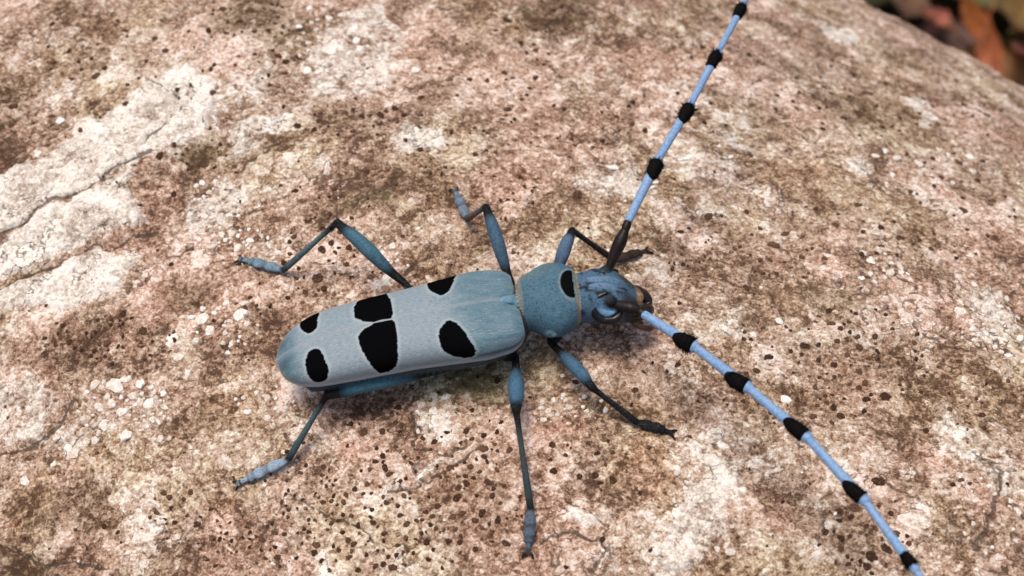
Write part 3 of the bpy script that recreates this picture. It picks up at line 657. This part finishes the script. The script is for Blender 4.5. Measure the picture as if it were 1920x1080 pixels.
# pronotum
def pron(L):
    x, y, z = L.T; t = np.maximum(sstep(1.25, 1.0, x), sstep(4.95, 5.15, x)); c = mixc((.062, .132, .185), CREAM, t * (.25 + .6 * vnoise(L[:, 1] * 2.2, L[:, 0] * 3, 83)))
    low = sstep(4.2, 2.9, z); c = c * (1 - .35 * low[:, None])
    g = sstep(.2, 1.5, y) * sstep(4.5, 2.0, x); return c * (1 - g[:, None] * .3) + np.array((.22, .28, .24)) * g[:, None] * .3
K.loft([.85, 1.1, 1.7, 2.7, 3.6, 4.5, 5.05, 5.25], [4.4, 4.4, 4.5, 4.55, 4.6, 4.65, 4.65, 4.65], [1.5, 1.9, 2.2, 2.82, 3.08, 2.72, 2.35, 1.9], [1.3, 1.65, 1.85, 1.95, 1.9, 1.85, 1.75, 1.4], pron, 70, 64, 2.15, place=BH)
for s in (-1, 1):                                    # blunt side knobs
    K.tube(BH([(3.1, s * 2.3, 4.3), (3.2, s * 2.9, 4.4), (3.25, s * 3.05, 4.4)]), [.9, .45, .2], [(.11, .2, .24)] * 3)
# head, bent slightly down
def headc(L):
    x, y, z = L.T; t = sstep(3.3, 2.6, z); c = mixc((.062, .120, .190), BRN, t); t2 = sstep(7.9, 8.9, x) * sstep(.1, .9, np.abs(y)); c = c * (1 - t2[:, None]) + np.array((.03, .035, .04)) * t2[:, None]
    blot = sstep(.12, .3, fbm(L[:, 0] * 1.3, L[:, 1] * 1.3 + L[:, 2], 81, 3)); return c * (1 - .8 * blot[:, None])
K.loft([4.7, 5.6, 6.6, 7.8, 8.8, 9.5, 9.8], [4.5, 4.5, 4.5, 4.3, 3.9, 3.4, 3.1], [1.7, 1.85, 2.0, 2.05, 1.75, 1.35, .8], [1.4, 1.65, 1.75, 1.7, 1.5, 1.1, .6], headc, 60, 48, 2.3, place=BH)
for s in (-1, 1):
    K.tube(BH([(7.0, s * .95, 5.4), (7.4, s * 1.3, 5.7), (7.7, s * 1.55, 5.65)]), [.40, .42, .38], [(.05, .09, .14), (.02, .025, .03), BLK])        # antenna bases
    a_ = np.radians(np.linspace(178, 305, 7)); e2 = np.array([0, s * -.66, .75])
    K.tube(BH([np.array([7.35, s * 1.62, 5.38]) + .62 * (math.cos(t) * np.array([1, 0, 0]) + math.sin(t) * e2) for t in a_]), [.12, .20, .24, .25, .24, .20, .12], [(.12, .24, .38)] * 7)   # pale crescent inside the eye
    K.tube(BH([(9.0, s * .75, 3.6), (9.9, s * .75, 3.2), (10.5, s * .45, 2.9), (10.7, s * .1, 2.8)]), [.75, .70, .50, .25], [BRN] * 4, [.9] * 4)  # jaws
    K.tube(BH([(9.0, s * 1.2, 2.9), (9.7, s * 1.6, 2.5), (10.4, s * 1.5, 2.0), (10.8, s * 1.2, 1.6)]), [.2, .22, .24, .2], [BRN, (.09, .04, .02), BRN, (.12, .06, .03)], [.7] * 4)  # palps
    K.tube(BH([(9.1, s * .4, 2.6), (9.7, s * .6, 2.0), (10.1, s * .5, 1.4)]), [.17, .18, .16], [BRN] * 3, [.7] * 3)
    K.tube(BH([(6.3, s * .35, 6.2), (7.4, s * .28, 6.0), (8.4, s * .5, 5.3)]), [.2, .26, .2], [(.12, .2, .3)] * 3)                          # brow ridges
K.tube(BH([(9.3, -.8, 4.0), (9.75, 0, 4.0), (9.3, .8, 4.0)]), [.35, .45, .35], [(.10, .05, .03), (.20, .12, .06), (.10, .05, .03)], [.9] * 3, flat=.7)   # upper lip

DKB = (.007, .009, .011); GREY = (.055, .09, .10)
def leg(coxa, fem0, knee, ank, toe, thick=.52, fcol=(.08, .17, .24), tcol=GREY, scol=(.26, .34, .43), bend=None):
    c, f0, kn, an, to = (np.asarray(q) for q in (coxa, fem0, knee, ank, toe))
    K.tube([c, (c + f0) / 2, f0], [.62, .52, .34], [DKB] * 3)
    L = lambda a, b, t: a + (b - a) * t
    sag = Uv * .18
    K.tube([L(c, f0, .6), f0, L(f0, kn, .22), L(f0, kn, .34), L(f0, kn, .55) + sag, L(f0, kn, .78) + sag, L(f0, kn, .90), kn], [.26, .27, thick * .62, thick * .80, thick, thick * .90, thick * .70, .32],
           [BLK, BLK, BLK, np.array(fcol) * .7, fcol, fcol, DKB, BLK], nseg=16)
    K.tube([kn, L(kn, an, .1), L(kn, an, .3), L(kn, an, .6), L(kn, an, .85), an], [.27, .23, .21, .24, .27, .26], [BLK, BLK, tcol, tcol, np.array(tcol) * .8, BLK], nseg=12)
    # four foot joints with lobes, then claws
    ts = [0, .10, .26, .36, .42, .56, .63, .69, .78, .80, .84, 1.0]; rs = [.22, .32, .43, .44, .34, .46, .45, .33, .42, .27, .20, .22]
    cs = [np.array(scol) * (.55 if q in (0, 4, 7, 9) else 1) for q in range(12)]
    K.tube([L(an, to, t) + Uv * .25 * (1 - t) * t * 4 * .4 for t in ts], rs, cs, nseg=14, flat=.6, sub=3)
    d = to - an; d /= np.linalg.norm(d); sv = np.cross(d, Uv)
    for s in (-1, 1): K.tube([L(an, to, .97), to + d * .22 + sv * s * .28, to + d * .42 + sv * s * .42 - Uv * .15], [.14, .12, .08], [BRN] * 3, sub=3, nseg=8)

def bp(x, y, z): return B(np.array([x, y, z]))
TAR = .28
leg(bp(-6.3, -1.6, 1.9), P(838, 690, 2.7), P(612, 742, 3.0), PS(540, 862, .55), PS(448, 906, TAR), .56, (.060, .150, .200))
leg(bp(-6.3, 1.6, 2.2), P(766, 540, 3.6), P(632, 417, 5.5), PS(531, 507, .55), PS(452, 486, TAR), .56, (.055, .135, .19), (.085, .14, .15), (.17, .25, .32))
leg(bp(-.8, -1.6, 2.0), P(967, 672, 2.6), P(968, 772, 3.2), PS(995, 955, .55), PS(990, 1034, TAR), .58, (.052, .130, .215), (.040, .055, .060), (.085, .11, .145))
leg(bp(-.8, 1.5, 2.4), P(962, 545, 4.2), P(911, 388, 6.6), PS(876, 410, .45), PS(853, 358, TAR), .52, (.055, .110, .165), (.10, .075, .055), (.16, .20, .26))
leg(bp(3.2, -1.5, 2.6), P(1034, 642, 2.6), P(1112, 728, 2.6), PS(1194, 792, .55), PS(1258, 811, TAR), .50, (.055, .125, .20), (.010, .010, .011), (.008, .008, .009))
leg(bp(3.4, 1.6, 2.8), P(1036, 530, 4.2), P(1073, 432, 6.2), PS(1152, 488, .6), PS(1212, 470, TAR), .52, (.085, .14, .22), (.020, .014, .011), (.035, .022, .016))

def fuse(K):
    v = np.concatenate(K.v); c = np.concatenate(K.c); g = np.concatenate(K.g)
    me = bpy.data.meshes.new('rough'); me.from_pydata(v.tolist(), [], K.f); me.update()
    o = bpy.data.objects.new('rough', me); COL.objects.link(o)
    m = o.modifiers.new('r', 'REMESH'); m.mode = 'VOXEL'; m.voxel_size = .085; m.use_smooth_shade = True
    sm = o.modifiers.new('s', 'SMOOTH'); sm.factor = .5; sm.iterations = 2
    ev = o.evaluated_get(bpy.context.evaluated_depsgraph_get()); out = bpy.data.meshes.new_from_object(ev)
    bpy.data.objects.remove(o)
    n = len(out.vertices); x = np.empty(n * 3, np.float32); out.vertices.foreach_get('co', x); x = x.reshape(-1, 3).astype(float)
    kd = KDTree(len(v))
    for i, p in enumerate(v): kd.insert(p, i)
    kd.balance()
    tc = np.zeros((n, 3)); tg = np.zeros(n)
    for i in range(n):
        tot = 0
        for _, j, d in kd.find_n(x[i], 3):
            w = 1 / (d * d + 1e-4); tc[i] += w * c[j]; tg[i] += w * g[j]; tot += w
        tc[i] /= tot; tg[i] /= tot
    b = turn(toB(x), -1)
    mk = np.full(n, 9.0); sel = (b[:, 0] > 2) & (b[:, 0] < 4.98) & (b[:, 2] > 5.0)
    mk[sel] = (np.sqrt(((b[sel, 0] - MARK[0]) / MARK[2]) ** 2 + ((b[sel, 1] - MARK[1]) / MARK[3]) ** 2) - 1) * MARK[2]
    front = sstep(.9, 1.4, b[:, 0]) * sstep(3.4, 3.0, np.abs(b[:, 1])) * sstep(2.2, 3.2, b[:, 2])
    x = x + Uv * (front * (.13 * fbm(b[:, 0] * .8, b[:, 1] * .8, 84, 3) + .05 * fbm(b[:, 0] * 3, b[:, 1] * 3, 85, 2)))[:, None]
    out.vertices.foreach_set('co', (x * MM).astype(np.float32).ravel())
    add_attr(out, 'tint', tc); add_attr(out, 'gloss', tg); add_attr(out, 'mark', mk)
    out.polygons.foreach_set('use_smooth', np.ones(len(out.polygons), bool))
    out.materials.clear(); out.materials.append(M_BODY); out.update(); out.name = 'body'
    return out
MARK = (4.75, 0.0, .72, 1.2)
BODY = fuse(K)
body_o = obj('body', BODY, BEETLE)
def fine_hair(count):
    n = len(BODY.vertices); x = np.empty(n * 3, np.float32); BODY.vertices.foreach_get('co', x); x = x.reshape(-1, 3) / MM
    nr = np.empty(n * 3, np.float32); BODY.vertices.foreach_get('normal', nr); nr = nr.reshape(-1, 3); b = toB(x)
    ok = np.where((np.abs(b[:, 1]) > 3.6) & (b[:, 2] > .3))[0]; pick = rng.choice(ok, count)
    V_, F_, C_ = [], [], []
    for q, i in enumerate(pick):
        nn_ = nr[i]; t = np.cross(nn_, rng.normal(size=3)); t /= np.linalg.norm(t); s_ = np.cross(nn_, t) * .016
        p = x[i] - nn_ * .02; tip = p + nn_ * rng.uniform(.08, .20) + t * .14
        V_ += [p + s_, p - s_, p + t * .03, tip]; F_ += [(4 * q, 4 * q + 1, 4 * q + 3), (4 * q + 1, 4 * q + 2, 4 * q + 3), (4 * q + 2, 4 * q, 4 * q + 3)]
    return mesh('fine_hair', V_, F_, simple('hair', (.02, .03, .035), (.14, .18, .20), 3.0, .6, 0, .3))
obj('fine_hair', fine_hair(2500), body_o, kind='stuff')

# eyes: glossy black kidneys wrapped round each antenna base
M_EYE = simple('eye', (0.004, 0.004, 0.005), (0.010, 0.009, 0.009), 3.0, .32, .01, .35)
def tube_mesh(name, pts, rad, mat, flat=1.0, nseg=14, sub=6, up=None):
    T = Skin(); T.tube(pts, rad, [(0, 0, 0)] * len(rad), nseg=nseg, sub=sub, flat=flat, up=up)
    return np.concatenate(T.v), T.f
for s in (-1, 1):
    a = np.linspace(math.radians(95), math.radians(345), 9)
    pts = [np.array([7.35, s * 1.55, 5.22]) + 1.02 * (math.cos(t) * np.array([1, 0, 0]) + math.sin(t) * np.array([0, s * -.66, .75])) for t in a]
    v, f = tube_mesh('eye', BH(pts), [.16, .24, .28, .32, .36, .38, .38, .32, .2], M_EYE)
    obj('eye', mesh('eye', v, f, M_EYE), BEETLE)

# antennae: dark scape, then blue joints each ending in a black brush
M_SCAPE = simple('antenna_base', (0.004, 0.0035, 0.0035), (0.016, 0.010, 0.009), 4.0, .45, .03, .22)
M_SEG = simple('antenna_blue', (0.12, 0.25, 0.46), (0.23, 0.35, 0.53), 5.0, .55, .02, .35, Sheen_Weight=.15)
M_TUFT = simple('tuft_black', (0.002, 0.002, 0.0025), (0.007, 0.006, 0.006), 9.0, .8, .03, .06)
def tuft_mesh(a, b, r):
    a = np.asarray(a); b = np.asarray(b); d = b - a; ln = np.linalg.norm(d); d /= ln
    v, f = tube_mesh('t', [a, a + d * ln * .25, a + d * ln * .6, a + d * ln * .9, b], [r * .62, r * .78, r * .86, r * .88, r * .70], None, nseg=16, sub=3)
    V_ = [v]; F_ = list(f); n = len(v); q = np.cross(d, Uv); q /= np.linalg.norm(q); w = np.cross(d, q)
    for i in range(420):                                              # bristles
        t = random.uniform(0, .95); an = random.uniform(0, 6.283); rad = q * math.cos(an) + w * math.sin(an)
        p0 = a + d * ln * t + rad * r * .62; tip = p0 + rad * r * random.uniform(.30, .85) * (.55 + .6 * t) + d * random.uniform(.10, .38); sv = np.cross(rad, d) * .034
        V_.append(np.array([p0 + sv, p0 - sv, p0 + d * .04, tip])); F_ += [(n, n + 1, n + 3), (n + 1, n + 2, n + 3), (n + 2, n, n + 3)]; n += 4
    return np.concatenate(V_), F_
def antenna(base, scape_tip, ped, joints, rads):
    v, f = tube_mesh('s', [base, base + (scape_tip - base) * .25, base + (scape_tip - base) * .7, scape_tip], [.26, .38, .50, .34], None)
    root = obj('antenna', mesh('antenna', v, f, M_SCAPE), BEETLE)
    v, f = tube_mesh('p', [scape_tip, (scape_tip + ped) / 2, ped], [.26, .34, .27], None)
    obj('pedicel', mesh('pedicel', v, f, M_SCAPE), root)
    prev = ped
    for (t0, t1, end), r in zip(joints, rads):
        v, f = tube_mesh('j', [prev, (prev + t1) / 2, t1], [r * .80, r * .90, r * 1.10], None, nseg=14)
        obj('antenna_joint', mesh('antenna_joint', v, f, M_SEG), root)
        v, f = tuft_mesh(t0 + (t1 - t0) * .16, t0 + (t1 - t0) * .86, end * 1.15)
        obj('hair_tuft', mesh('hair_tuft', v, f, M_TUFT), root)
        prev = t1
    return root
def jl(lst): return [(P(x0, y0, h), P(x1, y1, h2), r * 1.06) for x0, y0, h, x1, y1, h2, r in lst]
# far antenna, rising away over the bark
antenna(BH(np.array([7.7, 1.55, 5.6])), P(1171, 434, 7.8), P(1178, 414, 8.2),
        jl([(1219, 337, 9.3, 1234, 299, 9.7, .52), (1276, 231, 10.6, 1295, 195, 10.9, .48), (1328, 131, 11.3, 1347, 97, 11.5, .44), (1378, 38, 11.8, 1394, 8, 12.0, .42),
            (1436, -70, 12.2, 1450, -96, 12.3, .38), (1490, -168, 12.3, 1502, -190, 12.3, .35)]), [.39, .36, .34, .31, .28, .25])
# near antenna, sweeping forward and down across the bark
antenna(BH(np.array([7.7, -1.55, 5.5])), P(1196, 581, 5.9), P(1208, 590, 6.0),
        jl([(1264, 630, 6.8, 1303, 651, 7.0, .56), (1360, 702, 7.8, 1404, 728, 8.0, .52), (1470, 785, 8.6, 1515, 822, 8.8, .48), (1580, 902, 9.2, 1622, 940, 9.3, .44),
            (1688, 1030, 9.4, 1716, 1068, 9.4, .36), (1786, 1165, 9.3, 1806, 1195, 9.2, .38)]), [.40, .39, .37, .35, .32, .28])

# ------------------------------------------------------------------ forest floor far below the log, with fallen leaves
FZ = -2 * R - 1.0
kf = NT('forest_floor'); fn = kf.noise(.06, 6, .65, .5); f2 = kf.noise(.4, 5, .7)
cf = kf.mix(kf.ramp(fn, .4, .6), (0.018, 0.012, 0.007), (0.030, 0.026, 0.010)); cf = kf.mix(kf.ramp(f2, .55, .75, 0, .5), cf, (0.06, 0.035, 0.02))
M_FLOOR = kf.done(cf, 1.0, kf.bump(f2, 3.0, .8), Specular_IOR_Level=0.0)
gx = spaced(-400, 700, 12, -60000, 60000)
GXX, GYY = np.meshgrid(gx, gx, indexing='ij'); nn = len(gx); gi = np.arange(nn * nn).reshape(nn, nn)
gz = FZ + 9 * fbm(GXX * .012, GYY * .012, 61, 4) * sstep(4000, 800, np.hypot(GXX, GYY)) - 4.5
flo = big_mesh('forest_floor', np.stack([GXX, GYY, gz], -1).reshape(-1, 3), np.stack([gi[:-1, :-1], gi[1:, :-1], gi[1:, 1:], gi[:-1, 1:]], -1).reshape(-1, 4), M_FLOOR, {})
obj('forest_floor', flo, kind='structure')

def floor_pt(px, py, z):
    d = ray(px, py); t = (z - CAM[2]) / d[2]; return CAM + t * d
def leaf_mesh(length, width, curl, fold, mat, seed):
    r_ = np.random.default_rng(seed); n, m = 22, 9; V_ = []; 
    for i in range(n):
        t = i / (n - 1); w = width * .5 * (math.sin(math.pi * t ** .85) ** .8 if 0 < t < 1 else .01) * (1 + .05 * (i % 2))
        for j in range(m):
            q = (j / (m - 1) - .5) * 2
            V_.append(((t - .5) * length, q * w, curl * length * (t - .5) ** 2 + fold * abs(q) * w + .8 * math.sin(9 * t + 3 * q + seed) * .5 + (.6 if (i + (j if j < 5 else 8 - j)) % 3 == 0 and j != 4 else 0) - (.5 if j == 4 else 0)))
    V_ = np.array(V_); F_ = [(i * m + j, (i + 1) * m + j, (i + 1) * m + j + 1, i * m + j + 1) for i in range(n - 1) for j in range(m - 1)]
    k2 = len(V_); low = V_ - [0, 0, .25]
    F2 = F_ + [tuple(q + k2 for q in f[::-1]) for f in F_]
    rim = [j for j in range(m)] + [i * m + m - 1 for i in range(1, n)] + [(n - 1) * m + j for j in range(m - 2, -1, -1)] + [i * m for i in range(n - 2, 0, -1)]
    F2 += [(rim[i], rim[i] + k2, rim[(i + 1) % len(rim)] + k2, rim[(i + 1) % len(rim)]) for i in range(len(rim))]
    return mesh('blade', np.vstack([V_, low]), F2, mat)
def leaf_mat(name, c):
    return simple(name, tuple(x * .7 for x in c), tuple(min(1, x * 1.25) for x in c), .25, .6, .4, .4)
LEAVES = [  # pixel, lift, length, width, heading, tilt, colour, label
    (1832, 48, 22, 24, 10, -48, 35, (.27, .08, .015), 'bright orange curled leaf on the dark floor beyond the log'),
    (1856, 106, 20, 24, 10, -80, 40, (.32, .095, .035), 'salmon orange leaf leaning down beside the bright orange one'),
    (1752, 42, 18, 30, 15, 60, 30, (.27, .085, .055), 'dull red leaf close behind the edge of the log'),
    (1700, 10, 10, 34, 18, 75, 15, (.10, .05, .025), 'brown leaf lying flat behind the dull red leaf'),
    (1912, 38, 14, 46, 24, 65, 20, (.15, .085, .02), 'broad ochre leaf behind the bright orange leaf'),
    (1925, 112, 16, 34, 16, 80, 30, (.46, .16, .11), 'pinkish leaf past the dark gap beside the salmon leaf'),
    (1792, 92, 4, 40, 22, -30, 10, (.06, .022, .014), 'dark maroon leaf half hidden by the edge of the log'),
    (1885, 150, 6, 40, 20, -35, 15, (.24, .11, .035), 'tan leaf low against the log under the salmon leaf'),
    (1850, -8, 4, 44, 24, 10, 10, (.10, .085, .025), 'olive leaf lying deep in the floor shade'),
]
for i, (px, py, z, ln, wd, hd, tl, c, lab) in enumerate(LEAVES):
    e = obj('fallen_leaf', None, label=lab, category='leaf', group='fallen leaves behind the log')
    e.location = floor_pt(px, py, FZ + z) * MM; e.rotation_euler = (math.radians(tl * .6), math.radians(tl), math.radians(hd))
    m_ = leaf_mat('leaf', c)
    obj('blade', leaf_mesh(ln * .85, wd * .80, .35, .35, m_, i), e)
    v, f = tube_mesh('stalk', np.array([(-ln * .42, 0, ln * .07), (-ln * .52, 1, ln * .1), (-ln * .66, 3, ln * .12)]), [.5, .45, .4], None, nseg=8, sub=3, up=(0, 0, 1))
    obj('stalk', mesh('stalk', v, f, m_), e)

# old dark litter, too thick to count, lying all round the log
kl = NT('litter'); cl_ = kl.attr('shade', 'Vector'); M_LITTER = kl.done(kl.mix(kl.ramp(kl.noise(.3, 4), .4, .65, 0, .5), cl_, (.02, .012, .007)), .85, kl.bump(kl.noise(.5, 3), 1.5, .6), Specular_IOR_Level=.2)
def litter(count):
    V_, F_, C_ = [], [], []; base = 0; n, m = 7, 5
    pal = np.array([(.050, .024, .012), (.075, .034, .014), (.035, .020, .012), (.060, .040, .014), (.024, .026, .010), (.095, .040, .016)])
    for q in range(count):
        x0, y0 = rng.uniform(-900, 1000), rng.uniform(-500, 1300)
        if abs(x0 * BX[0] + y0 * BX[1]) < 40: continue
        ln = rng.uniform(24, 55); wd = ln * rng.uniform(.4, .6); cu = rng.uniform(-.5, .9) / ln; yaw, tx, ty = rng.uniform(0, 6.28), rng.normal(0, .3), rng.normal(0, .3)
        t, w = np.meshgrid(np.linspace(-.5, .5, n), np.linspace(-1, 1, m), indexing='ij')
        hw = wd * .5 * np.sqrt(np.clip(1 - (2 * t) ** 2, .0, 1)) ** 1.2
        X_, Y_ = t * ln, w * hw; Z_ = cu * X_ ** 2 * .6 + .25 * np.abs(Y_) + X_ * tx + Y_ * ty + rng.uniform(1, 12)
        V_.append(np.stack([x0 + X_ * math.cos(yaw) - Y_ * math.sin(yaw), y0 + X_ * math.sin(yaw) + Y_ * math.cos(yaw), FZ + Z_], -1).reshape(-1, 3))
        F_ += [(base + i * m + j, base + (i + 1) * m + j, base + (i + 1) * m + j + 1, base + i * m + j + 1) for i in range(n - 1) for j in range(m - 1)]
        C_.append(np.tile(pal[rng.integers(len(pal))] * rng.uniform(.6, 1.3), (n * m, 1))); base += n * m
    return mesh('leaf_litter', np.concatenate(V_), F_, M_LITTER, {'shade': np.concatenate(C_)})
obj('leaf_litter', litter(2600), kind='stuff', label='dark brown leaf litter covering the forest floor behind the log', category='litter')
